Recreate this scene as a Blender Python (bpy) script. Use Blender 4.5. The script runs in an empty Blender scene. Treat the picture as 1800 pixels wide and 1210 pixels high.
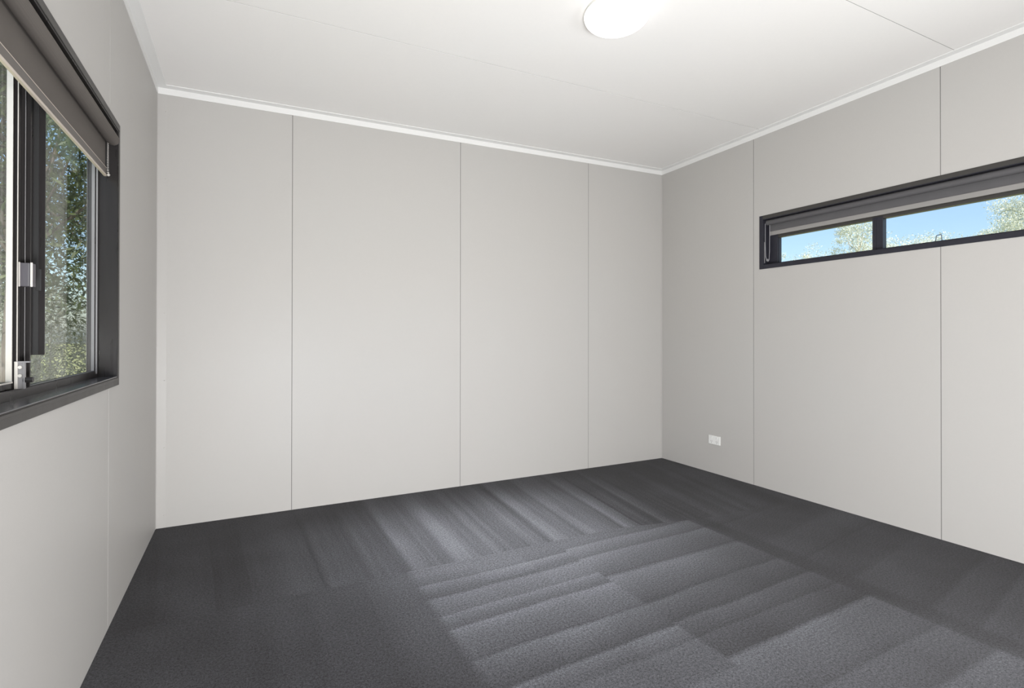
import bpy, bmesh, math, random
import numpy as np
from mathutils import Vector, Matrix
sc = bpy.context.scene
col = sc.collection

# ------------------------------------------------------------------ camera
cam_d = bpy.data.cameras.new('camera'); cam = bpy.data.objects.new('camera', cam_d); col.objects.link(cam)
sc.camera = cam
cam_d.sensor_width = 36.0; cam_d.sensor_fit = 'HORIZONTAL'
cam_d.lens = 36.0 * 905.58 / 1800.0
cam_d.shift_x = (900 - 882.91) / 1800.0
cam_d.shift_y = (585.47 - 605) / 1800.0
cam_d.clip_start = 0.02; cam_d.clip_end = 500
YAW, PIT, ROL = 0.4650924, 0.00431972, 0.00121701
cy_, sy_, cp_, sp_ = math.cos(YAW), math.sin(YAW), math.cos(PIT), math.sin(PIT)
fw = Vector((sy_*cp_, cy_*cp_, sp_)); rt = Vector((cy_, -sy_, 0)); up = rt.cross(fw)
r2 = rt*math.cos(ROL) + up*math.sin(ROL); u2 = -rt*math.sin(ROL) + up*math.cos(ROL)
cam.matrix_world = Matrix(((r2.x, u2.x, -fw.x, 0.46661), (r2.y, u2.y, -fw.y, -3.67978), (r2.z, u2.z, -fw.z, 1.15961), (0, 0, 0, 1)))

# ------------------------------------------------------------------ view, sky, sun, added fill lights behind the camera
vs = sc.view_settings
vs.view_transform = 'Standard'; vs.look = 'None'; vs.gamma = 1.0; vs.use_curve_mapping = False
vs.exposure = 0.0
SKY = 0.235; SUN = 11.0; FILL = 368.0; LAMP = 1.7
world = bpy.data.worlds.new('world'); sc.world = world; world.use_nodes = True
wn = world.node_tree; wn.nodes.clear()
wo = wn.nodes.new('ShaderNodeOutputWorld'); wb = wn.nodes.new('ShaderNodeBackground'); ws = wn.nodes.new('ShaderNodeTexSky')
ws.sky_type = 'NISHITA'; ws.sun_disc = False; ws.sun_elevation = math.radians(47); ws.sun_rotation = math.radians(180)
ws.air_density = 1.0; ws.dust_density = 1.5; ws.ozone_density = 2.2
wb.inputs['Strength'].default_value = SKY
wn.links.new(ws.outputs[0], wb.inputs['Color']); wn.links.new(wb.outputs[0], wo.inputs['Surface'])
sl = bpy.data.lights.new('sun', 'SUN'); sl.energy = SUN; sl.angle = math.radians(0.6); sl.color = (1, .95, .87)
so = bpy.data.objects.new('sun', sl); col.objects.link(so)
so.rotation_euler = Vector((0.048, 0.70, -0.76)).to_track_quat('-Z', 'Y').to_euler()
def fill_light(loc, aim, sx, sy, watts):  # added unseen area lights that brighten the walls and ceiling
    l = bpy.data.lights.new('fill_area', 'AREA'); l.shape = 'RECTANGLE'; l.size = sx; l.size_y = sy; l.energy = watts; l.color = (.985, .99, 1.0)
    o = bpy.data.objects.new('fill_area', l); col.objects.link(o)
    o.location = loc; o.rotation_euler = Vector(aim).to_track_quat('-Z', 'Z').to_euler()
fill_light((.8, -4.75, .4), (.35, 1, .25), 1.4, .7, FILL*.53)
fill_light((.62, -4.58, .8), (1, .3, 0), 1.0, 1.4, FILL*.23)
fill_light((3.38, -4.58, .8), (-1, .3, 0), 1.0, 1.4, FILL*.25)

# ------------------------------------------------------------------ material helpers
def mat(name, base, rough=.5, metal=0., spec=.5, **kw):
    m = bpy.data.materials.new(name); m.use_nodes = True
    b = m.node_tree.nodes['Principled BSDF']
    b.inputs['Base Color'].default_value = (*base, 1); b.inputs['Roughness'].default_value = rough
    b.inputs['Metallic'].default_value = metal; b.inputs['Specular IOR Level'].default_value = spec
    for k, v in kw.items(): b.inputs[k].default_value = v
    return m
class NT:
    def __init__(s, m): s.t = m.node_tree; s.b = s.t.nodes['Principled BSDF']
    def n(s, kind, **kw):
        o = s.t.nodes.new(kind)
        for k, v in kw.items(): setattr(o, k, v)
        return o
    def set(s, sock, v):
        if isinstance(v, bpy.types.NodeSocket): s.t.links.new(v, sock)
        else: sock.default_value = v
    def m(s, op, *a, clamp=False):
        o = s.n('ShaderNodeMath', operation=op, use_clamp=clamp)
        for i, v in enumerate(a): s.set(o.inputs[i], v)
        return o.outputs[0]
    def mixf(s, f, a, b): return s.m('ADD', s.m('MULTIPLY', s.m('SUBTRACT', 1.0, f), a), s.m('MULTIPLY', f, b))
    def noise(s, vec, scale, detail=2., rough=.5, dims='3D'):
        o = s.n('ShaderNodeTexNoise', noise_dimensions=dims)
        if dims == '1D': s.set(o.inputs['W'], vec)
        else: s.set(o.inputs['Vector'], vec)
        o.inputs['Scale'].default_value = scale; o.inputs['Detail'].default_value = detail; o.inputs['Roughness'].default_value = rough
        return o.outputs['Fac']
    def white(s, w):
        o = s.n('ShaderNodeTexWhiteNoise', noise_dimensions='1D'); s.set(o.inputs['W'], w); return o.outputs['Value']
    def step(s, x, e, w):    # 0 -> 1 as x passes e
        o = s.n('ShaderNodeMapRange', interpolation_type='SMOOTHSTEP')
        s.set(o.inputs['Value'], x); s.set(o.inputs['From Min'], e-w); s.set(o.inputs['From Max'], e+w)
        return o.outputs[0]
    def obj(s): return s.n('ShaderNodeTexCoord').outputs['Object']
    def sep(s, v):
        o = s.n('ShaderNodeSeparateXYZ'); s.set(o.inputs[0], v); return o.outputs
    def comb(s, x, y, z):
        o = s.n('ShaderNodeCombineXYZ')
        for i, v in enumerate((x, y, z)): s.set(o.inputs[i], v)
        return o.outputs[0]
    def mixc(s, f, a, b):
        o = s.n('ShaderNodeMix', data_type='RGBA'); s.set(o.inputs[0], f)
        for i, v in ((6, a), (7, b)): s.set(o.inputs[i], v if isinstance(v, bpy.types.NodeSocket) else (*v, 1))
        return o.outputs[2]
    def bump(s, h, strength, dist):
        o = s.n('ShaderNodeBump'); o.inputs['Strength'].default_value = strength; o.inputs['Distance'].default_value = dist
        s.set(o.inputs['Height'], h); s.t.links.new(o.outputs[0], s.b.inputs['Normal'])

def panel_mat(name, base, rough, spec):
    m = mat(name, base, rough, 0, spec); t = NT(m); p = t.obj()
    big = t.noise(p, 1.7, 2); fine = t.noise(p, 60, 3)
    c2 = tuple(v*.955 for v in base); c3 = (base[0]*1.01, base[1]*.985, base[2]*.975)
    c = t.mixc(big, base, c3); c = t.mixc(t.m('MULTIPLY', fine, .5), c, c2)
    t.set(t.b.inputs['Base Color'], c)
    t.set(t.b.inputs['Roughness'], t.m('ADD', rough-.04, t.m('MULTIPLY', big, .08)))
    t.bump(t.noise(p, 420, 2), .05, .001)
    return m
M = {}
M['wall'] = panel_mat('wall_panel_steel', (.45, .441, .425), .46, .25)
M['gap'] = mat('panel_joint', (.13, .125, .118), .7)
M['gap_ceil'] = mat('ceiling_joint', (.30, .295, .285), .8)
M['ceiling'] = panel_mat('ceiling_panel', (.815, .81, .795), .40, .35)
M['cornice'] = mat('cornice_white', (.73, .727, .715), .40)
M['flash'] = panel_mat('corner_flashing', (.45, .441, .425), .40, .4)
M['rivet'] = mat('rivet_head', (.46, .44, .42), .4)

def metal_mat(name, base, rough, streak=.25, spec=.22):
    m = mat(name, base, rough, 0, spec); t = NT(m); p = t.sep(t.obj())
    v = t.comb(t.m('MULTIPLY', p[0], 14), t.m('MULTIPLY', p[1], 30), t.m('MULTIPLY', p[2], 3))
    n = t.noise(v, 1.0, 4, .6)
    t.set(t.b.inputs['Base Color'], t.mixc(n, tuple(x*(1-streak) for x in base), tuple(x*(1+streak) for x in base)))
    t.set(t.b.inputs['Roughness'], t.m('ADD', rough-.07, t.m('MULTIPLY', n, .16)))
    return m
M['frame'] = metal_mat('bronze_powder_coat', (.023, .021, .021), .28)
M['sill'] = metal_mat('sill_satin', (.040, .040, .044), .20, .3, .9)
M['trim'] = metal_mat('charcoal_trim', (.050, .047, .044), .40, .12)
M['frame_blue'] = metal_mat('charcoal_frame', (.027, .027, .035), .36)
M['silver'] = metal_mat('cast_silver_grey', (.22, .215, .22), .38, .15)
M['latch'] = metal_mat('satin_latch', (.085, .08, .09), .35, .1)
M['bright'] = mat('mill_aluminium', (.55, .525, .49), .32, .15)
M['rubber_shade'] = mat('black_rubber_shade', (.015, .015, .015), .6)
M['blind'] = None
def fabric(name, base, sc_=900):
    m = mat(name, base, .85, 0, .2); t = NT(m); p = t.sep(t.obj())
    a = t.m('SINE', t.m('MULTIPLY', p[0], sc_*2)); b = t.m('SINE', t.m('MULTIPLY', p[2], sc_*2))
    w = t.m('MULTIPLY', t.m('ADD', a, b), .25)
    n = t.m('ADD', t.m('MULTIPLY', t.noise(t.obj(), 9, 3), .14), .93)
    c = t.mixc(t.m('ADD', w, .5), tuple(x*.93 for x in base), tuple(x*1.07 for x in base))
    o = t.n('ShaderNodeVectorMath', operation='SCALE'); t.set(o.inputs[0], c); t.set(o.inputs['Scale'], n)
    t.set(t.b.inputs['Base Color'], o.outputs[0]); t.bump(w, .15, .0005)
    return m
M['blind'] = fabric('blind_fabric_taupe', (.112, .100, .091))
M['blind_grey'] = fabric('blind_fabric_grey', (.10, .097, .101))
M['blind_back'] = fabric('blind_backing_white', (.66, .66, .64))
M['rail'] = mat('blind_rail_taupe', (.112, .100, .091), .5)
M['rail_lt'] = mat('blind_rail_cream', (.50, .44, .38), .45)
M['rail_grey'] = mat('blind_rail_grey', (.26, .25, .24), .5)
M['chain'] = mat('chain_clear_plastic', (.40, .38, .36), .2)
M['chain_dk'] = mat('cord_grey', (.36, .36, .38), .4)
M['plastic'] = mat('white_plastic', (.74, .74, .72), .35)
M['slot'] = mat('socket_slot', (.10, .10, .10), .6)
g = bpy.data.materials.new('window_glass'); g.use_nodes = True; gt = g.node_tree; gt.nodes.clear()
go = gt.nodes.new('ShaderNodeOutputMaterial'); gm = gt.nodes.new('ShaderNodeMixShader'); gf = gt.nodes.new('ShaderNodeFresnel'); gf.inputs['IOR'].default_value = 1.25
gr = gt.nodes.new('ShaderNodeBsdfTransparent'); gr.inputs[0].default_value = (.955, .975, .97, 1)
gg = gt.nodes.new('ShaderNodeBsdfGlossy'); gg.inputs['Roughness'].default_value = 0.0
gb_ = gt.nodes.new('ShaderNodeNewGeometry'); gi_ = gt.nodes.new('ShaderNodeMath'); gi_.operation = 'MULTIPLY_ADD'
gt.links.new(gb_.outputs['Backfacing'], gi_.inputs[0]); gi_.inputs[1].default_value = 1/1.25 - 1.25; gi_.inputs[2].default_value = 1.25
gt.links.new(gi_.outputs[0], gf.inputs['IOR'])      # the same reflection on both faces of the sheet
gt.links.new(gf.outputs[0], gm.inputs[0]); gt.links.new(gr.outputs[0], gm.inputs[1]); gt.links.new(gg.outputs[0], gm.inputs[2]); gt.links.new(gm.outputs[0], go.inputs['Surface'])
M['glass'] = g
M['opal'] = mat('opal_diffuser', (.9, .9, .9), .3)
ob = M['opal'].node_tree.nodes['Principled BSDF']; ob.inputs['Emission Color'].default_value = (1, .965, .92, 1); ob.inputs['Emission Strength'].default_value = LAMP

# ---------------------------------------------------------------- carpet: charcoal loop with the nap lying in vacuum passes, plus a painted pool of light
def carpet():
    m = mat('charcoal_carpet', (.05, .05, .055), .92, 0, .15); t = NT(m)
    P = t.obj(); p = t.sep(P); X = p[0]; C = t.m('MULTIPLY', p[1], -1.0)
    wob = t.m('MULTIPLY', t.m('SUBTRACT', t.noise(P, 5, 3), .5), .016)
    jag = t.m('MULTIPLY', t.m('SUBTRACT', t.noise(P, 60, 2), .5), .014)
    x = t.m('ADD', t.m('ADD', X, wob), jag); c = t.m('ADD', t.m('ADD', C, wob), jag)
    def stripes(u, along, width, seed, fade, soft=.10):
        """one pass of the brush after another: light where it begins, darker where it ends"""
        q = t.m('ADD', t.m('DIVIDE', u, width), t.m('MULTIPLY', t.noise(t.m('ADD', u, seed*3.1), 2.2, 1, .5, '1D'), 1.6))
        k = t.m('FLOOR', q); f = t.m('FRACT', q)
        fall = t.m('POWER', t.m('SUBTRACT', 1.0, f), fade)
        rise = t.step(f, soft, soft)
        r = t.white(t.m('ADD', k, seed*17.3))
        amp = t.m('ADD', .35, t.m('MULTIPLY', t.white(t.m('ADD', k, seed*5.7+.5)), .65))
        patchy = t.m('ADD', .15, t.m('MULTIPLY', t.noise(t.comb(t.m('MULTIPLY', along, 1.3), t.m('MULTIPLY', k, 3.7), seed), 1.6, 2), 1.6))
        br = t.m('MULTIPLY', t.m('MULTIPLY', t.m('MULTIPLY', fall, rise), amp), patchy)
        return t.m('ADD', t.m('MULTIPLY', br, .55), t.m('MULTIPLY', r, .22))
    # strip by the far wall: strokes run out from the wall, slightly fanned
    fan = t.m('ADD', x, t.m('MULTIPLY', t.m('MULTIPLY', t.m('SUBTRACT', x, 1.25), C), .10))
    A = stripes(fan, C, .23, 1.0, 1.6, .20)
    fine = t.noise(t.comb(t.m('MULTIPLY', fan, 26), t.m('MULTIPLY', C, .9), 0), 1, 2)
    A = t.m('ADD', A, t.m('MULTIPLY', t.m('SUBTRACT', fine, .5), .34))
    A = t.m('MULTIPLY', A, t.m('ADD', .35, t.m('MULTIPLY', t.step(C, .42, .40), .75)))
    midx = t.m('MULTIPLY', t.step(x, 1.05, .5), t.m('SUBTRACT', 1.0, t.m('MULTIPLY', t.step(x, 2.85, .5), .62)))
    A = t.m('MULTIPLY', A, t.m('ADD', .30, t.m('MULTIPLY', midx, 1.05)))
    # left of the door line: faint, mostly along the room
    B = t.m('ADD', t.m('MULTIPLY', stripes(x, C, .24, 2.0, 1.5, .25), .26), .07)
    # middle lanes: strokes run across the room
    slant = t.m('ADD', t.m('ADD', c, t.m('MULTIPLY', X, .035)), t.m('MULTIPLY', t.m('SUBTRACT', t.noise(t.comb(t.m('MULTIPLY', X, 1.1), t.m('MULTIPLY', C, 2.0), 0), 1.4, 2), .5), .05))
    D1 = t.m('ADD', stripes(t.m('ADD', slant, .02), X, .155, 3.0, 1.3, .07), .14)
    blk = t.white(t.m('ADD', t.m('FLOOR', t.m('DIVIDE', t.m('ADD', x, .12), .27)), t.m('MULTIPLY', t.m('FLOOR', t.m('DIVIDE', slant, .17)), 7.0)))
    D1 = t.m('ADD', D1, t.m('MULTIPLY', t.m('SUBTRACT', blk, .5), .09))
    D2 = t.m('ADD', stripes(t.m('ADD', slant, .11), X, .185, 7.0, 1.0, .07), .10)
    E_ = t.m('ADD', t.m('MULTIPLY', stripes(t.m('ADD', slant, t.m('MULTIPLY', X, .12)), X, .24, 5.0, 1.0), .5), .06)
    v = t.mixf(t.step(x, 1.19, .025), B, D1)
    v = t.mixf(t.step(x, 2.02, .012), v, D2)
    dk = t.m('MULTIPLY', t.step(x, 2.96, .015), t.m('SUBTRACT', 1.0, t.step(x, 3.09, .03)))
    v = t.mixf(t.step(x, 3.0, .03), v, E_)
    v = t.m('MULTIPLY', v, t.m('SUBTRACT', 1.0, t.m('MULTIPLY', dk, .75)))
    lim = t.m('ADD', 1.215, t.m('MULTIPLY', t.step(x, 2.8, .5), .13))
    inB = t.m('GREATER_THAN', t.m('ADD', C, t.m('ADD', t.m('MULTIPLY', wob, .4), jag)), lim)
    v = t.mixf(inB, A, v)
    # the seam line of the first cross pass, dark on its far side
    e = t.m('ABSOLUTE', t.m('SUBTRACT', t.m('ADD', C, jag), t.m('SUBTRACT', lim, -.02)))
    v = t.m('MULTIPLY', v, t.m('SUBTRACT', 1.0, t.m('MULTIPLY', t.m('SUBTRACT', 1.0, t.step(e, .02, .02)), .22)))
    dxx = t.m('DIVIDE', t.m('SUBTRACT', X, 1.75), 1.05); dcc = t.m('DIVIDE', t.m('SUBTRACT', C, .95), .95)  # pool of light mid-floor, painted into the carpet colour
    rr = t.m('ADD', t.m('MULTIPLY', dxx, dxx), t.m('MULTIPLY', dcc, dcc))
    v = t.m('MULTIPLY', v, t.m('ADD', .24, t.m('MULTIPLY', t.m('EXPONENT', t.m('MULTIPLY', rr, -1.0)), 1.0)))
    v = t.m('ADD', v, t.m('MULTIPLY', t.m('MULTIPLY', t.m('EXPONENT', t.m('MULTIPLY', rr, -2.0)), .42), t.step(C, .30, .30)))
    mot = t.m('MULTIPLY', t.m('SUBTRACT', t.noise(P, 2.2, 3),  .5), .14)
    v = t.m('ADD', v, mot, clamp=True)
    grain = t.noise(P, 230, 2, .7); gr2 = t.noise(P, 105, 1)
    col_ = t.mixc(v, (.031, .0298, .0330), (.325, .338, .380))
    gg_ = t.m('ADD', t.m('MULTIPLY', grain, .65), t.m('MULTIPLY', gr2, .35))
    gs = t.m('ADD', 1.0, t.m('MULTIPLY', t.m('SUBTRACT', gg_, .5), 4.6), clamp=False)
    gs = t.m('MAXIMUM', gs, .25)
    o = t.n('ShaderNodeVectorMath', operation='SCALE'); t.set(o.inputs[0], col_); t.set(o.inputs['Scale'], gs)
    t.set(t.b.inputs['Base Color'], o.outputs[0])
    t.b.inputs['Sheen Weight'].default_value = .08; t.b.inputs['Sheen Roughness'].default_value = .5
    t.bump(grain, .5, .004)
    return m
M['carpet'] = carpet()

# ------------------------------------------------------------------ geometry helpers
def mesh_from(name, verts, faces, m, parent=None, smooth=False):
    me = bpy.data.meshes.new(name); me.from_pydata([tuple(v) for v in verts], [], faces)
    bm = bmesh.new(); bm.from_mesh(me); bmesh.ops.recalc_face_normals(bm, faces=bm.faces); bm.to_mesh(me); bm.free()
    if smooth:
        for p in me.polygons: p.use_smooth = True
    if m: me.materials.append(m)
    o = bpy.data.objects.new(name, me); col.objects.link(o)
    if parent: o.parent = parent
    return o
class MB:
    """collects shapes in wall coordinates: s along the wall, d outwards through the wall, z up"""
    def __init__(s, sg=1): s.bm = bmesh.new(); s.sg = sg
    def box(s, s0, s1, d0, d1, z0, z1, bevel=0.):
        vs_ = [s.bm.verts.new((a, s.sg*b, c)) for a in (s0, s1) for b in (d0, d1) for c in (z0, z1)]
        fs = [s.bm.faces.new([vs_[i] for i in f]) for f in ((0,1,3,2),(4,6,7,5),(0,4,5,1),(2,3,7,6),(0,2,6,4),(1,5,7,3))]
        if bevel:
            bmesh.ops.recalc_face_normals(s.bm, faces=fs)
            ed = {e for f in fs for e in f.edges}
            bmesh.ops.bevel(s.bm, geom=list(ed), offset=bevel, segments=2, profile=.5, affect='EDGES')
        return s
    def prism(s, pts, z0, z1):          # closed outline in (s, d), pulled up from z0 to z1
        a = [s.bm.verts.new((p[0], s.sg*p[1], z0)) for p in pts]; b = [s.bm.verts.new((p[0], s.sg*p[1], z1)) for p in pts]
        n = len(pts); s.bm.faces.new(a); s.bm.faces.new(b[::-1])
        for i in range(n): s.bm.faces.new((a[i], a[(i+1)%n], b[(i+1)%n], b[i]))
        return s
    def extr_s(s, pts, s0, s1, miter=None):         # closed outline in (d, z), pulled along s
        a = [s.bm.verts.new((s0, s.sg*p[0], p[1])) for p in pts]; b = [s.bm.verts.new((s1, s.sg*p[0], p[1])) for p in pts]
        n = len(pts); s.bm.faces.new(a); s.bm.faces.new(b[::-1])
        for i in range(n): s.bm.faces.new((a[i], a[(i+1)%n], b[(i+1)%n], b[i]))
        return s
    def cyl(s, p0, p1, r, n=24, r1=None):
        p0 = Vector((p0[0], s.sg*p0[1], p0[2])); p1 = Vector((p1[0], s.sg*p1[1], p1[2])); ax = (p1-p0).normalized()
        u = ax.orthogonal().normalized(); w = ax.cross(u); r1 = r if r1 is None else r1
        A = [s.bm.verts.new(p0+(u*math.cos(t)+w*math.sin(t))*r) for t in [2*math.pi*i/n for i in range(n)]]
        B = [s.bm.verts.new(p1+(u*math.cos(t)+w*math.sin(t))*r1) for t in [2*math.pi*i/n for i in range(n)]]
        s.bm.faces.new(A); s.bm.faces.new(B[::-1])
        for i in range(n): s.bm.faces.new((A[i], A[(i+1)%n], B[(i+1)%n], B[i]))
        return s
    def tube(s, pts, r, n=8):
        for a, b in zip(pts[:-1], pts[1:]): s.cyl(a, b, r, n)
        return s
    def ball(s, p, r, seg=8):
        bmesh.ops.create_uvsphere(s.bm, u_segments=seg, v_segments=max(4, seg-2), radius=r, matrix=Matrix.Translation((p[0], s.sg*p[1], p[2])))
        return s
    def build(s, name, m, parent=None, smooth=False):
        bmesh.ops.recalc_face_normals(s.bm, faces=s.bm.faces)
        me = bpy.data.meshes.new(name); s.bm.to_mesh(me); s.bm.free()
        if smooth:
            for p in me.polygons: p.use_smooth = True
            try: me.set_sharp_from_angle(angle=math.radians(40))
            except Exception: pass
        me.materials.append(m)
        o = bpy.data.objects.new(name, me); col.objects.link(o)
        if parent: o.parent = parent
        return o
def empty(name, mw=None, loc=None):
    o = bpy.data.objects.new(name, None); col.objects.link(o); o.empty_display_size = .1
    if mw is not None: o.matrix_world = mw
    if loc is not None: o.location = loc
    return o
def structure(o): o['kind'] = 'structure'; return o
def tag(o, label, cat, group=None):
    o['label'] = label; o['category'] = cat
    if group: o['group'] = group
    return o

# ------------------------------------------------------------------ room shape (metres; c = distance from the far wall)
W, D = 4.002, 3.95
AL, AR = -0.0067253, 0.0052277
def rot_frame(ax, loc):
    v = Vector(ax).normalized(); w = Vector((-v.y, v.x, 0))
    return Matrix(((v.x, w.x, 0, loc[0]), (v.y, w.y, 0, loc[1]), (0, 0, 1, loc[2]), (0, 0, 0, 1)))
ML = rot_frame((AL, -1, 0), (0, 0, 0)); SL = -1          # left wall: +y local is inwards, so d flips
MR = rot_frame((AR, -1, 0), (W, 0, 0)); SR = 1
MBk = Matrix.Identity(4); SB = 1
MF = rot_frame((1, 0, 0), (0, -D, 0)); SF = -1
def zcorn(x, y): return 2.60679 + .01759*x - .00836*y     # underside of the cornice
def zceil(x, y): return zcorn(x, y) + .040
TOP = 2.80

def panel_mesh(name, sg, s0, s1, z0, z1, d0, d1, hole, m, parent):
    """one wall panel, with the window opening cut where it crosses the panel; front edges eased"""
    ss = sorted({s0, s1} | ({max(s0, min(s1, v)) for v in hole[:2]} if hole else set()))
    zs = sorted({z0, z1} | (set(hole[2:]) if hole else set()))
    cells = set()
    for i in range(len(ss)-1):
        for j in range(len(zs)-1):
            if hole and hole[0]-1e-6 <= ss[i] and ss[i+1] <= hole[1]+1e-6 and hole[2]-1e-6 <= zs[j] and zs[j+1] <= hole[3]+1e-6: continue
            cells.add((i, j))
    verts, idx, faces = [], {}, []
    def v(i, j, k):
        key = (i, j, k)
        if key not in idx:
            e = 0.0
            s_ = ss[i]
            idx[key] = len(verts); verts.append((s_, sg*(d0 if k == 0 else d1), zs[j]))
        return idx[key]
    for (i, j) in cells:
        faces.append((v(i,j,0), v(i+1,j,0), v(i+1,j+1,0), v(i,j+1,0)))
        faces.append((v(i,j,1), v(i,j+1,1), v(i+1,j+1,1), v(i+1,j,1)))
        if (i-1, j) not in cells: faces.append((v(i,j,0), v(i,j+1,0), v(i,j+1,1), v(i,j,1)))
        if (i+1, j) not in cells: faces.append((v(i+1,j,0), v(i+1,j,1), v(i+1,j+1,1), v(i+1,j+1,0)))
        if (i, j-1) not in cells: faces.append((v(i,j,0), v(i,j,1), v(i+1,j,1), v(i+1,j,0)))
        if (i, j+1) not in cells: faces.append((v(i,j+1,0), v(i+1,j+1,0), v(i+1,j+1,1), v(i,j+1,1)))
    return mesh_from(name, verts, faces, m, parent)

def wall(name, mw, sg, s_lo, s_hi, joints, hole, m):
    core = panel_mesh(name, sg, s_lo, s_hi, -.02, TOP, .010, .075, hole, M['gap'], None)
    core.matrix_world = mw; structure(core)
    js = [s_lo] + joints + [s_hi]
    for a, b in zip(js[:-1], js[1:]):
        a2 = a + (.0018 if a != s_lo else 0); b2 = b - (.0018 if b != s_hi else 0)
        h = hole if hole and hole[1] > a2 and hole[0] < b2 else None
        panel_mesh('panel', sg, a2, b2, .0, TOP, 0, .010, h, m, core)
    for j in joints:
        h = hole if hole and hole[0] < j < hole[1] else None
        panel_mesh('joint_strip', sg, j-.0018, j+.0018, .0, TOP, .0013, .010, h, M['gap'], core)
    return core
HL = (1.055, 2.560, .983, 2.005)      # left window opening: s0, s1, z0, z1
HR = (1.060, 2.590, 1.694, 2.045)     # right window opening
wall('wall_back', MBk, SB, -.0, W, [.7528, 1.9528, 3.1528], None, M['wall'])
wall('wall_left', ML, SL, .0, D, [1.171, 2.371, 3.571], HL, M['wall'])
wall('wall_right', MR, SR, .0, D, [.9785, 2.1785, 3.3785], HR, M['wall'])
HD = (.15, 3.85, -.02, 2.10)  # added opening that lets the fill lights into the room
wall('wall_front', MF, SF, -.05, W + .06, [1.2, 2.4, 3.6], HD, M['wall'])
# added unseen box behind the camera: holds the fill lights, keeps the sun out
b = MB(); b.box(-.05, .05, -4.90, -4.03, 0, 2.25).box(3.95, 4.05, -4.90, -4.03, 0, 2.25).box(-.05, 4.05, -5.00, -4.90, 0, 2.25).box(-.05, 4.05, -5.0, -4.03, 2.25, 2.32)
hw = b.build('fill_box', M['wall']); structure(hw)

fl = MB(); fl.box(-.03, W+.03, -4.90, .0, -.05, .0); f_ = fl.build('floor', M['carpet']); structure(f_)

# ceiling panels run across the room
CJ = [1.063, 2.263, 3.463]
def slab(name, y0, y1, m, parent, lo=0., hi=.05, x0=-.03, x1=W+.03):
    v = [(x, y, zceil(x, y)+h) for x in (x0, x1) for y in (y0, y1) for h in (lo, hi)]
    return mesh_from(name, v, [(0,1,3,2),(4,6,7,5),(0,4,5,1),(2,3,7,6),(0,2,6,4),(1,5,7,3)], m, parent)
ce = slab('ceiling', -D-.1, .08, M['gap_ceil'], None, .012, .07, -.1, W+.12); structure(ce)
ys = [0.0] + [-j for j in CJ] + [-D]
for a, b_ in zip(ys[:-1], ys[1:]):
    slab('panel', b_ + (.0019 if b_ > -D else 0), a - (.0019 if a < 0 else 0), M['ceiling'], ce, 0, .012)

for j in CJ:
    slab('joint_strip', -j-.0018, -j+.0018, M['gap_ceil'], ce, .0010, .012)

# cornice: a thin white angle, 40 mm down the wall and 50 mm out on the ceiling, mitred at the corners
CP = [(.0, .040), (.0030, .0405), (.0036, .0385), (.0036, .0036), (.050, .0036), (.0510, .0020), (.0510, .0), (.0, .0)]
def ccorner(k, i):
    if k == 0: return (AL*i*0 + i, -i)
    if k == 1: return (W - i, -i)
    if k == 2: return (W + AR*D - i, -D + i)
    return (AL*D + i, -D + i)
for n, (k0, k1) in enumerate(((0, 1), (0, 3), (1, 2), (3, 2))):
    vs_, fs = [], []
    for k in (k0, k1):
        for (i, h) in CP:
            x, y = ccorner(k, i); vs_.append((x, y, zceil(x, y) - h))
    N = len(CP)
    for j in range(N): fs.append((j, (j+1) % N, N+(j+1) % N, N+j))
    fs += [tuple(range(N)), tuple(range(2*N-1, N-1, -1))]
    structure(mesh_from('trim_%d' % (n+1), vs_, fs, M['cornice']))
# corner flashing with rivets, far left corner; a plain one in the far right corner
b = MB(); b.prism([(0, 0), (.050, 0), (.050, -.0007), (.0015, -.0012), (.0012, -.013), (0, -.013)], 0.0, 2.612)
t5 = b.build('trim_5', M['flash']); structure(t5)
for i in range(7):
    MB().ball((.041, -.0012, .075 + .405*i), .0032, 8).build('rivet', M['rivet'], t5, True)
for z in (.33, 1.09, 1.72, 2.36):
    MB().ball((.0025, -.012, z), .0028, 8).build('rivet', M['rivet'], t5, True)
b = MB(); b.prism([(W, 0), (W-.014, 0), (W-.014, -.0012), (W-.0012, -.0012), (W-.0012, -.014), (W, -.014)], 0.0, 2.676)
structure(b.build('trim_6', M['flash']))
# fixing caps on the right wall
def wall_screw(s_, z_):
    MB(SR).cyl((s_, 0.0, z_), (s_, -.0015, z_), .0035, 12).build('screw_head', M['rivet'], bpy.data.objects['wall_right'])
wall_screw(.884, .406)

# ------------------------------------------------------------------ architrave helper
def trims(root, sg, H, w, prot, m, names=('trim',)):
    s0, s1, z0, z1 = H
    A = lambda: MB(sg)
    st = .007   # raised inner lip
    A().box(s0-w, s0, -prot, .0, z0-w, z1+w, .0012).build('architrave', m, root)
    A().box(s1, s1+w, -prot, .0, z0-w, z1+w, .0012).build('architrave', m, root)
    A().box(s0, s1, -prot, .0, z1, z1+w, .0012).build('architrave', m, root)
    A().box(s0, s1, -prot, .0, z0-w, z0, .0012).build('architrave', m, root)

# ------------------------------------------------------------------ window_1: sliding window in the left wall
w1 = empty('window_1', ML); structure(w1)
s0, s1, z0, z1 = HL
P_ = .006
trims(w1, SL, HL, .034, P_, M['trim'])
# raised bead round the inside edge of the architrave
MB(SL).box(s0-.011, s1+.011, -P_-.003, -P_, z0-.011, z0-.002, .001).build('bead', M['trim'], w1)
MB(SL).box(s0-.011, s1+.011, -P_-.003, -P_, z1+.002, z1+.014, .001).build('bead', M['trim'], w1)
MB(SL).box(s0-.006, s0-.0015, -P_-.002, -P_, z0, z1, .0008).build('bead', M['trim'], w1)
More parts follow.
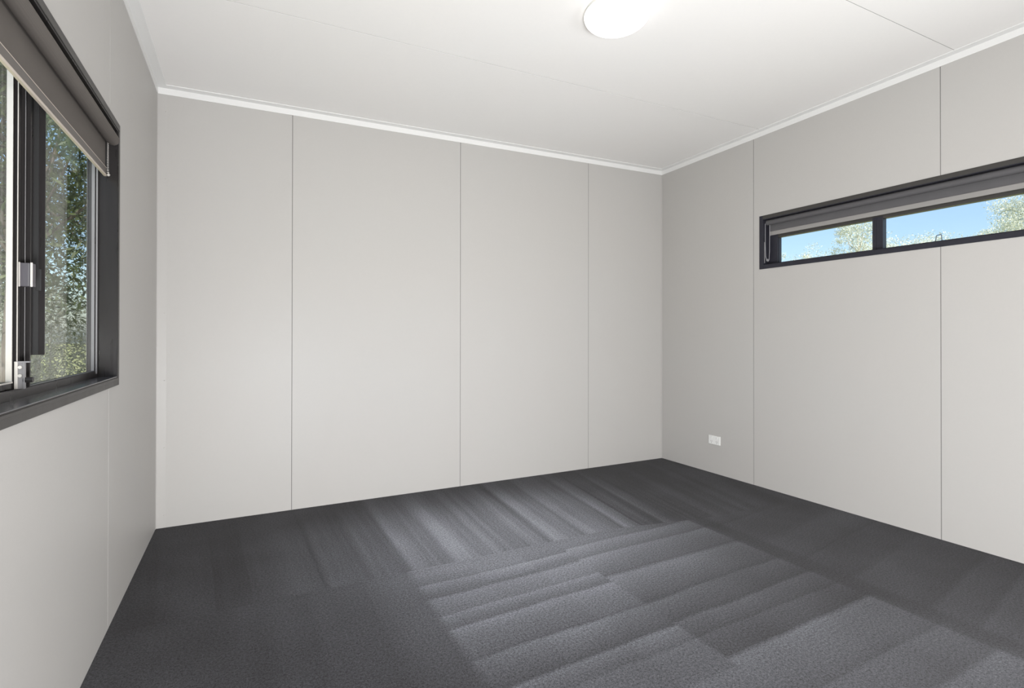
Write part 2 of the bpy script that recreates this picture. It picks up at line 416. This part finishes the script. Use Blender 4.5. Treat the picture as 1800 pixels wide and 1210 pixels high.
# reveal linings
T = .0045
MB(SL).box(s0, s0+T, -P_, .062, z0, z1).build('reveal_jamb', M['frame'], w1)
MB(SL).box(s1-T, s1, -P_, .062, z0, z1).build('reveal_jamb', M['frame'], w1)
MB(SL).box(s0+T, s1-T, -P_, .062, z1-T, z1).build('reveal_head', M['frame'], w1)
MB(SL).box(s0+T, s1-T, -P_, .062, z0, z0+T, .001).build('sill', M['sill'], w1)
s0i, s1i, z0i, z1i = s0+T, s1-T, z0+T, z1-T
# outer frame with grooves
def jamb_profile(a, dr):       # dr = +1 for the small-s jamb, -1 for the other
    pts = [(0, .066), (.006, .066), (.006, .0635), (.012, .0635), (.012, .070), (.017, .070), (.017, .0665), (.021, .0665), (.021, .088), (.024, .088), (.024, .092), (0, .092)]
    return [(a + dr*p[0], p[1]) for p in pts]
MB(SL).prism(jamb_profile(s0i-T, 1), z0i-T, z1).build('frame_jamb', M['frame'], w1)
MB(SL).prism(jamb_profile(s1i+T, -1), z0i-T, z1).build('frame_jamb', M['frame'], w1)
sillp = [(.0625, z0), (.0625, z0+.027), (.066, z0+.030), (.070, z0+.030), (.070, z0+.022), (.082, z0+.022), (.082, z0+.030), (.086, z0+.030), (.086, z0+.020), (.10, z0+.020), (.10, z0+.026), (.13, z0+.018), (.13, z0)]
MB(SL).extr_s(sillp, s0i, s1i).build('frame_sill', M['frame'], w1)
MB(SL).extr_s([(p[0], z1-(p[1]-z0)) for p in sillp], s0i, s1i).build('frame_head', M['frame'], w1)
# fixed pane at the small-s side, with bright glazing bead and gasket
GZ0, GZ1 = z0+.028, z1-.028
GR = .0765
MB(SL).box(s0i+.012, 1.745, GR, GR+.005, GZ0-.006, GZ1+.006).build('glass', M['glass'], w1)
MB(SL).box(s0i+.017, s0i+.0195, .0665, GR, GZ0, GZ1).build('glazing_bead', M['silver'], w1)
MB(SL).box(s0i+.012, s0i+.0145, .058, .0635, GZ0-.01, GZ1).build('glazing_bead', M['silver'], w1)
MB(SL).box(s0i+.02, 1.78, .0725, GR, GZ0-.003, GZ0+.0015).build('glazing_bead', M['bright'], w1)
# sliding sash (large-s half): meeting stile with its ridges, rails, glass
sash = empty('sliding_sash'); sash.parent = w1
st = [(1.856, .090), (1.856, .0755), (1.851, .0755), (1.851, .083), (1.842, .083), (1.842, .070), (1.838, .070), (1.838, .078), (1.818, .078), (1.818, .0735), (1.813, .0735), (1.813, .079),
      (1.796, .079), (1.796, .068), (1.790, .068), (1.790, .074), (1.779, .074), (1.779, .062), (1.772, .062), (1.772, .090)]
MB(SL).prism(st, z0+.030, z1-.028).build('meeting_stile', M['frame'], sash)
MB(SL).box(1.856, 1.859, .0757, .0885, z0+.050, z1-.05).build('stile_edge', M['bright'], sash)
MB(SL).box(1.8425, 1.8465, .0685, .0700, z0+.032, z1-.03).build('gasket_strip', M['bright'], sash)
MB(SL).box(1.7965, 1.7990, .0672, .0682, z0+.032, z1-.03).build('gasket_strip', M['silver'], sash)
MB(SL).box(1.856, s1i-.02, .0765, .094, z0+.030, z0+.050, .001).build('bottom_rail', M['frame'], sash)
MB(SL).box(1.856, s1i-.02, .0745, .0765, z0+.046, z0+.050).build('glazing_bead', M['bright'], sash)
MB(SL).box(1.856, s1i-.02, .0765, .094, z1-.050, z1-.030, .001).build('top_rail', M['frame'], sash)
MB(SL).box(s1i-.05, s1i-.02, .0765, .094, z0+.050, z1-.050, .001).build('end_stile', M['frame'], sash)
MB(SL).box(1.853, s1i-.03, .0880, .0925, z0+.046, z1-.046).build('glass', M['glass'], sash)
# full-height finger-pull fin of the meeting stile, stopping short of the sill
MB(SL).box(1.716, 1.720, .046, .0765, 1.100, z1-.028, .0008).build('pull_fin', M['frame'], w1)
MB(SL).box(1.720, 1.722, .060, .0765, 1.100, z1-.028).build('fin_backing', M['rubber_shade'], w1)
MB(SL).box(1.714, 1.776, .0725, .0762, 1.100, z1-.028).build('fin_flange', M['frame'], w1)
# latch clip
la = empty('latch'); la.parent = sash
MB(SL).box(1.800, 1.830, .0435, .072, 1.292, 1.357, .002).build('latch_body', M['latch'], la)
MB(SL).box(1.8295, 1.8325, .068, .0765, 1.291, 1.358, .0008).build('latch_flange', M['bright'], la)
MB(SL).box(1.8295, 1.8325, .0415, .0465, 1.291, 1.358, .0008).build('latch_lip', M['bright'], la)
MB(SL).box(1.8302, 1.8315, .0500, .0509, 1.293, 1.356).build('latch_ridge', M['silver'], la)
MB(SL).box(1.7205, 1.7235, .0535, .066, 1.288, 1.352, .001).build('latch_shade', M['rubber_shade'], w1)  # thin black plate standing in for the latch's shade on the fin
# roller guide block with bumper at the foot of the stile
gb = empty('guide_block'); gb.parent = sash
MB(SL).box(1.838, 1.846, .052, .0745, 1.012, 1.086, .001).build('block_plate', M['silver'], gb)
MB(SL).box(1.846, 1.851, .0665, .0735, 1.012, 1.086, .0008).build('block_rib', M['bright'], gb)
MB(SL).box(1.846, 1.850, .0520, .0545, 1.012, 1.084, .0005).build('block_rib', M['silver'], gb)
MB(SL).box(1.838, 1.850, .0415, .0740, 1.083, 1.087, .0005).build('block_cap', M['silver'], gb)
MB(SL).cyl((1.846, .062, 1.071), (1.851, .062, 1.071), .0045, 12).build('screw', M['bright'], gb)
MB(SL).cyl((1.846, .062, 1.048), (1.851, .062, 1.048), .0045, 12).build('screw', M['bright'], gb)
MB(SL).cyl((1.842, .056, 1.036), (1.842, .036, 1.036), .0075, 18).build('bumper', M['frame'], gb, True)

# roller blind in window 1
def bead_chain(parent, sg, s_, d_, zt, zb, m, gap=.012, step=.0062, lean=0.):
    b = MB(sg); n = int((zt-zb)/step)
    for k in range(n):
        f = k/(n-1.0)
        b.ball((s_ + gap*.5*math.cos(f*1.4) + lean*f, d_, zt - f*(zt-zb)), .0022, 6)
        b.ball((s_ - gap*.5*math.cos(f*1.4) + lean*f, d_+.004, zt - f*(zt-zb)), .0022, 6)
    for k in range(7):
        a = math.pi*k/6; b.ball((s_ + lean + gap*.25*math.cos(a), d_, zb - .004*math.sin(a)), .0022, 6)
    o = b.build('bead_chain', m, parent, True); o['kind'] = 'stuff'; return o
bl = empty('roller_blind', ML @ Matrix.Translation((s0, 0, 1.962)))
tag(bl, 'large taupe roller blind half-rolled at the head of the left sliding window', 'blind')
def off(o, mw_loc):      # children were modelled in wall coordinates: bring them under the thing's origin
    for ch in o.children: ch.location = (-mw_loc[0], -mw_loc[1], -mw_loc[2])
MB(SL).cyl((s0i+.010, .0105, 1.9625), (s1i-.010, .0105, 1.9625), .0235, 40).build('roller_tube', M['blind'], bl, True)
MB(SL).cyl((s0i+.001, .0105, 1.9625), (s0i+.010, .0105, 1.9625), .0215, 28).build('end_bracket', M['frame'], bl, True)
MB(SL).cyl((s1i-.010, .0105, 1.9625), (s1i-.001, .0105, 1.9625), .0215, 28).build('end_bracket', M['frame'], bl, True)
FS0, FS1 = s0i+.020, s1i-.020
MB(SL).box(FS0, FS1, .0330, .0336, 1.815, 1.965).build('fabric', M['blind'], bl)
MB(SL).box(FS0, FS1, .0338, .0343, 1.815, 1.965).build('fabric_backing', M['blind_back'], bl)
MB(SL).box(FS0-.002, FS1+.002, .0295, .0335, 1.813, 1.842, .0012).build('bottom_rail', M['rail'], bl)
MB(SL).box(FS0-.002, FS1+.002, .0288, .0305, 1.8405, 1.8425).build('rail_lip', M['rail_lt'], bl)
MB(SL).box(FS0-.002, FS1+.002, .0285, .0375, 1.806, 1.8145, .001).build('rail_edge', M['rail_lt'], bl)
MB(SL).box(FS0-.002, FS1+.002, .0336, .0385, 1.813, 1.842, .001).build('rail_back', M['plastic'], bl)
bead_chain(bl, SL, s0i+.022, .022, 1.944, 1.822, M['chain'])
MB(SL).ball((s0i+.022, .022, 1.812), .006, 10).build('chain_weight', M['chain'], bl, True)
off(bl, (s0, 0, 1.962))

# ------------------------------------------------------------------ window_2: long high window in the right wall
w2 = empty('window_2', MR); structure(w2)
r0, r1, y0_, y1_ = HR
trims(w2, SR, HR, .028, .005, M['trim'])
for ch in w2.children:
    if ch.name.startswith('architrave') and ch.data.vertices and (max(v.co.z for v in ch.data.vertices) < y1_ or max(v.co.x for v in ch.data.vertices) < r0+.01):
        ch.data.materials[0] = M['frame_blue']
MB(SR).box(r0, r0+.004, -.005, .058, y0_, y1_).build('reveal_jamb', M['frame_blue'], w2)
MB(SR).box(r1-.004, r1, -.005, .058, y0_, y1_).build('reveal_jamb', M['frame_blue'], w2)
MB(SR).box(r0+.004, r1-.004, -.005, .058, y1_-.004, y1_).build('reveal_head', M['frame_blue'], w2)
MB(SR).box(r0+.004, r1-.004, -.005, .058, y0_, y0_+.004).build('sill', M['frame_blue'], w2)
MB(SR).box(r0, r0+.079, .058, .10, y0_, y1_, .001).build('frame_jamb', M['frame_blue'], w2)
MB(SR).box(r0+.079, r0+.083, .070, .098, y0_+.012, 1.93).build('sash_edge', M['frame_blue'], w2)
MB(SR).box(r1-.079, r1, .058, .10, y0_, y1_, .001).build('frame_jamb', M['frame_blue'], w2)
MB(SR).extr_s([(.058, y0_), (.058, y0_+.010), (.064, y0_+.014), (.078, y0_+.014), (.078, y0_+.020), (.10, y0_+.018), (.10, y0_)], r0+.079, r1-.079).build('frame_sill', M['frame_blue'], w2)
MB(SR).box(r0+.079, r1-.079, .062, .10, 1.901, y1_, .001).build('frame_head', M['trim'], w2)
MB(SR).box(1.792, 1.853, .0585, .10, y0_+.010, 1.915, .0015).build('mullion', M['frame_blue'], w2)
MB(SR).box(1.810, 1.816, .054, .0585, y0_+.012, 1.915, .001).build('mullion_rib', M['frame_blue'], w2)
MB(SR).box(r0+.075, 1.80, .082, .087, y0_+.012, 1.925).build('glass', M['glass'], w2)
MB(SR).box(1.845, r1-.075, .082, .087, y0_+.012, 1.925).build('glass', M['glass'], w2)
MB(SR).tube([(2.122, .074, y0_+.008), (2.128, .070, 1.740), (2.131, .070, 1.7455), (2.150, .070, 1.7475), (2.1535, .070, 1.7445), (2.154, .074, y0_+.008)], .0022, 8).build('window_catch', mat('blue_steel', (.03, .05, .10), .35), w2, True)

bl2 = empty('roller_blind', MR @ Matrix.Translation((r0, 0, 2.02)))
tag(bl2, 'narrow grey roller blind along the top of the high right window', 'blind')
MB(SR).cyl((r0+.012, .034, 2.0205), (r1-.012, .034, 2.0205), .0200, 36).build('roller_tube', M['blind_grey'], bl2, True)
MB(SR).cyl((r0+.005, .034, 2.0205), (r0+.012, .034, 2.0205), .0170, 24).build('end_bracket', M['frame_blue'], bl2, True)
MB(SR).cyl((r1-.012, .034, 2.0205), (r1-.005, .034, 2.0205), .0170, 24).build('end_bracket', M['frame_blue'], bl2, True)
MB(SR).box(r0+.020, r1-.020, .0505, .0512, 1.935, 2.022).build('fabric', M['blind_grey'], bl2)
MB(SR).box(r0+.020, r1-.020, .0513, .0518, 1.935, 2.022).build('fabric_backing', M['blind_back'], bl2)
MB(SR).box(r0+.019, r1-.019, .0460, .0540, 1.922, 1.952, .0015).build('bottom_rail', M['rail_grey'], bl2)
# operating cord hanging at the near-corner end
pts = [(r0+.010, .012, 2.012), (r0+.010, .012, 1.86), (r0+.013, .013, 1.76), (r0+.020, .016, 1.728), (r0+.027, .020, 1.722), (r0+.033, .024, 1.735), (r0+.034, .028, 1.80), (r0+.034, .030, 2.0)]
MB(SR).tube(pts, .0016, 6).build('cord', M['chain_dk'], bl2, True)
MB(SR).box(r0+.020, r0+.030, .014, .024, 1.722, 1.742, .002).build('cord_tensioner', M['silver'], bl2)
MB(SR).box(r0+.0042, r0+.0075, .006, .013, 1.712, 1.872, .001).build('guide_rod', M['silver'], bl2)
off(bl2, (r0, 0, 2.02))

# ------------------------------------------------------------------ double power outlet, right wall
GS, GZ = .6105, .2805
po = empty('power_outlet', MR @ Matrix.Translation((GS, 0, GZ)))
tag(po, 'white double power outlet low on the right wall near the corner', 'power outlet')
MB(SR).box(GS-.058, GS+.058, -.0095, -.0002, GZ-.0365, GZ+.0365, .002).build('cover_plate', M['plastic'], po)
for k, cx in enumerate((GS-.027, GS+.027)):
    sw = MB(SR).box(cx-.006, cx+.006, -.0130, -.0093, GZ+.009, GZ+.027, .001).build('switch', M['plastic'], po)
    MB(SR).box(cx-.0016, cx+.0016, -.0134, -.0128, GZ+.021, GZ+.0245).build('switch_mark', M['slot'], sw)
    for dx, ang in ((-.0065, .5), (.0065, -.5), (0, 0)):
        zc = GZ-.011 if dx else GZ-.024
        b = MB(SR); L_, w_ = .0042, .0011
        vv = []
        for (a, c_) in ((-w_, -L_), (w_, -L_), (w_, L_), (-w_, L_)):
            vv.append((cx+dx + a*math.cos(ang)-c_*math.sin(ang), zc + a*math.sin(ang)+c_*math.cos(ang)))
        A = [b.bm.verts.new((p[0], -.0099, p[1])) for p in vv]; B = [b.bm.verts.new((p[0], -.0090, p[1])) for p in vv]
        b.bm.faces.new(A); b.bm.faces.new(B[::-1])
        for i in range(4): b.bm.faces.new((A[i], A[(i+1) % 4], B[(i+1) % 4], B[i]))
        b.build('socket_slot', M['slot'], po)
off(po, (GS, 0, GZ))

# ------------------------------------------------------------------ ceiling light: round opal oyster
lx, ly = 2.040, -1.750
lz = zceil(lx, ly)
lamp = empty('ceiling_light'); lamp.matrix_world = Matrix.Translation((lx, ly, lz)) @ Matrix(((1, 0, 0, 0), (0, 1, 0, 0), (.01759, -.00836, 1, 0), (0, 0, 0, 1))).to_quaternion().to_matrix().to_4x4()
tag(lamp, 'round white oyster ceiling light, switched on, at the middle of the ceiling', 'ceiling light')
def lathe(name, prof, m, parent, n=64):
    vs_, fs = [], []
    for (r, z) in prof:
        for i in range(n): a = 2*math.pi*i/n; vs_.append((r*math.cos(a), r*math.sin(a), z))
    for j in range(len(prof)-1):
        for i in range(n): fs.append((j*n+i, j*n+(i+1) % n, (j+1)*n+(i+1) % n, (j+1)*n+i))
    fs += [tuple(range(n)), tuple(range((len(prof)-1)*n, len(prof)*n))]
    o = mesh_from(name, vs_, fs, m, parent, True)
    try: o.data.set_sharp_from_angle(angle=math.radians(35))
    except Exception: pass
    return o
lathe('base_ring', [(.140, -.0005), (.1485, -.0005), (.150, -.004), (.150, -.017), (.147, -.020), (.140, -.020)], M['plastic'], lamp)
prof = [((.1545)*math.cos(t)**.75 if t < 1.57 else .0005, -.0205 - .062*math.sin(t)) for t in [i*math.pi/2/14 for i in range(15)]]
prof[-1] = (.0005, -.0825)
lathe('diffuser', [(.148, -.0200)] + prof, M['opal'], lamp)

# ------------------------------------------------------------------ outside: ground, shrubs and trees
gm_ = mat('dry_grass', (.16, .17, .07), .95, 0, .1); t = NT(gm_)
n1 = t.noise(t.obj(), .6, 4); n2 = t.noise(t.obj(), 14, 4, .7)
t.set(t.b.inputs['Base Color'], t.mixc(n2, t.mixc(n1, (.10, .15, .04), (.26, .24, .13)), t.mixc(n1, (.20, .26, .08), (.38, .34, .2))))
MB().box(-90, 120, -60, 120, -.75, -.55).build('ground', gm_)['kind'] = 'structure'
def leaf_mat(name, a, b_, trans=.25, tw=(1.1, 1.2, .7)):
    m = mat(name, a, .55, 0, .35); t = NT(m)
    r = t.noise(t.obj(), 3.0, 4, .8)
    o = t.n('ShaderNodeObjectInfo'); gi = t.n('ShaderNodeNewGeometry')
    t.set(t.b.inputs['Base Color'], t.mixc(gi.outputs['Random Per Island'], a, b_))
    tr = t.n('ShaderNodeBsdfTranslucent'); tr.inputs[0].default_value = (b_[0]*tw[0], b_[1]*tw[1], b_[2]*tw[2], 1)
    mx = t.n('ShaderNodeMixShader'); mx.inputs[0].default_value = trans
    out = [n for n in t.t.nodes if n.type == 'OUTPUT_MATERIAL'][0]
    t.t.links.new(t.b.outputs[0], mx.inputs[1]); t.t.links.new(tr.outputs[0], mx.inputs[2]); t.t.links.new(mx.outputs[0], out.inputs['Surface'])
    return m
M['leaf_dark'] = leaf_mat('leaf_dark_green', (.018, .032, .010), (.085, .105, .042))
M['leaf_grey'] = leaf_mat('leaf_grey_green', (.12, .13, .085), (.50, .48, .38), .15)
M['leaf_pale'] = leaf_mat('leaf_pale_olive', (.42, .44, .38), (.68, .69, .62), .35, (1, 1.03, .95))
M['bark'] = mat('bark_grey_brown', (.085, .07, .055), .85)
M['bark_lt'] = mat('bark_pale', (.45, .41, .35), .8)

def foliage(name, clusters, n, leaf, spread, m, parent, rng, droop=.2):
    cl = np.array(clusters); k = rng.integers(0, len(cl), n)
    ctr = cl[k, :3] + np.clip(rng.normal(0, 1, (n, 3)), -1.8, 1.8) * cl[k, 3:4] * np.array([1, 1, .75]) * spread
    a = rng.normal(0, 1, (n, 3)); a[:, 2] -= droop; a /= np.linalg.norm(a, axis=1)[:, None]
    h = rng.normal(0, 1, (n, 3)); w = np.cross(a, h); w /= np.linalg.norm(w, axis=1)[:, None] + 1e-9
    L = leaf * rng.uniform(.6, 1.3, (n, 1)); Wd = L * rng.uniform(.22, .38, (n, 1))
    v = np.stack([ctr - a*L*.5, ctr + w*Wd*.5, ctr + a*L*.5, ctr - w*Wd*.5], 1).reshape(-1, 3)
    me = bpy.data.meshes.new(name)
    me.vertices.add(4*n); me.vertices.foreach_set('co', v.ravel().astype('f'))
    me.loops.add(4*n); me.loops.foreach_set('vertex_index', np.arange(4*n, dtype='i'))
    me.polygons.add(n); me.polygons.foreach_set('loop_start', np.arange(0, 4*n, 4, dtype='i'))
    me.update(); me.validate(); me.materials.append(m)
    o = bpy.data.objects.new(name, me); col.objects.link(o); o.parent = parent; o['kind'] = 'stuff'
    return o
def tree(name, loc, height, crown_r, crown_z0, ncl, nleaf, leaf, mleaf, mbark, seed, label, cat, trunk_r=.12, lean=0., sparse=1., group=None, trunks=1):
    rng = np.random.default_rng(seed)
    root = empty(name, loc=loc); tag(root, label, cat, group)
    cz = (height + crown_z0)/2; rz = (height - crown_z0)/2
    cl = []
    while len(cl) < ncl:
        p = rng.uniform(-1, 1, 3); r = np.linalg.norm(p)
        if r > 1 or r < .35: continue
        cl.append((p[0]*crown_r, p[1]*crown_r, cz + p[2]*rz, crown_r*rng.uniform(.16, .30)*sparse))
    tb = MB()
    for k in range(trunks):
        bx, by = (rng.normal(0, .12, 2) if trunks > 1 else (0, 0))
        top = Vector((lean*height + rng.normal(0, .15), rng.normal(0, .15), cz + rz*.35)); base = Vector((bx, by, -.1))
        mid = base.lerp(top, .5) + Vector((rng.normal(0, .12), rng.normal(0, .12), 0))
        P = [base.lerp(mid, i/4) if i < 4 else mid.lerp(top, (i-4)/4) for i in range(9)]
        for i in range(8): tb.cyl(P[i], P[i+1], trunk_r*(1-.1*i), 8, trunk_r*(1-.1*(i+1)))
    tb.build('trunk', mbark, root, True)
    bb = MB()
    for c_ in cl[::2]:
        a = P[4 + int(rng.integers(0, 4))]; e = Vector(c_[:3]); m_ = a.lerp(e, .55) + Vector((0, 0, -.06*height*rng.uniform(0, 1)))
        bb.cyl(a, m_, trunk_r*.28, 6, trunk_r*.16); bb.cyl(m_, e, trunk_r*.16, 6, trunk_r*.05)
    o = bb.build('branches', mbark, root, True); o['kind'] = 'stuff'
    foliage('foliage', cl, nleaf, leaf, 1., mleaf, root, rng)
    return root
G = -.55
tree('evergreen_tree', (-2.17, 4.7, G), 7.0, 1.75, 1.75, 90, 24000, .11, M['leaf_dark'], M['bark'], 11, 'dark dense evergreen tree close outside the left window', 'tree', .10)
tree('evergreen_tree', (-4.6, 13.4, G), 8.5, 2.3, 1.9, 90, 20000, .14, M['leaf_dark'], M['bark'], 12, 'second dark evergreen tree behind the one outside the left window', 'tree', .16)
tree('shrub', (-2.75, 8.2, G), 2.75, 1.15, .15, 60, 15000, .07, M['leaf_grey'], M['bark_lt'], 13, 'pale grey-green shrub behind the tree outside the left window', 'shrub', .03, trunks=4)
far = [  # x, y, height above floor, crown radius, crown base, leaves, label
    (29.2, 14.9, 6.2, 1.5, 4.0, 3200, 'faint thin treetop at the left end of the high right window', .10, .5),
    (25.6, 10.1, 6.7, 1.0, 3.9, 9000, 'taller gum treetop just left of the mullion in the high window', .09, .75),
    (33.2, 11.4, 6.6, 2.0, 3.9, 22000, 'broad rounded treetop just right of the mullion in the high window', .11, .9),
    (45.5, 13.7, 8.0, 1.5, 5.0, 7000, 'small low treetop past the catch in the high window', .13, .8),
    (37.8, 9.6, 7.3, 1.2, 5.0, 3600, 'thin spindly treetop towards the right end of the high window', .11, .55),
    (29.2, 5.2, 7.0, 1.5, 3.8, 20000, 'large pale treetop at the right end of the high window', .10, .9)]
for i, (x, y, h, r, cb, nl, lab, lf, sp) in enumerate(far):
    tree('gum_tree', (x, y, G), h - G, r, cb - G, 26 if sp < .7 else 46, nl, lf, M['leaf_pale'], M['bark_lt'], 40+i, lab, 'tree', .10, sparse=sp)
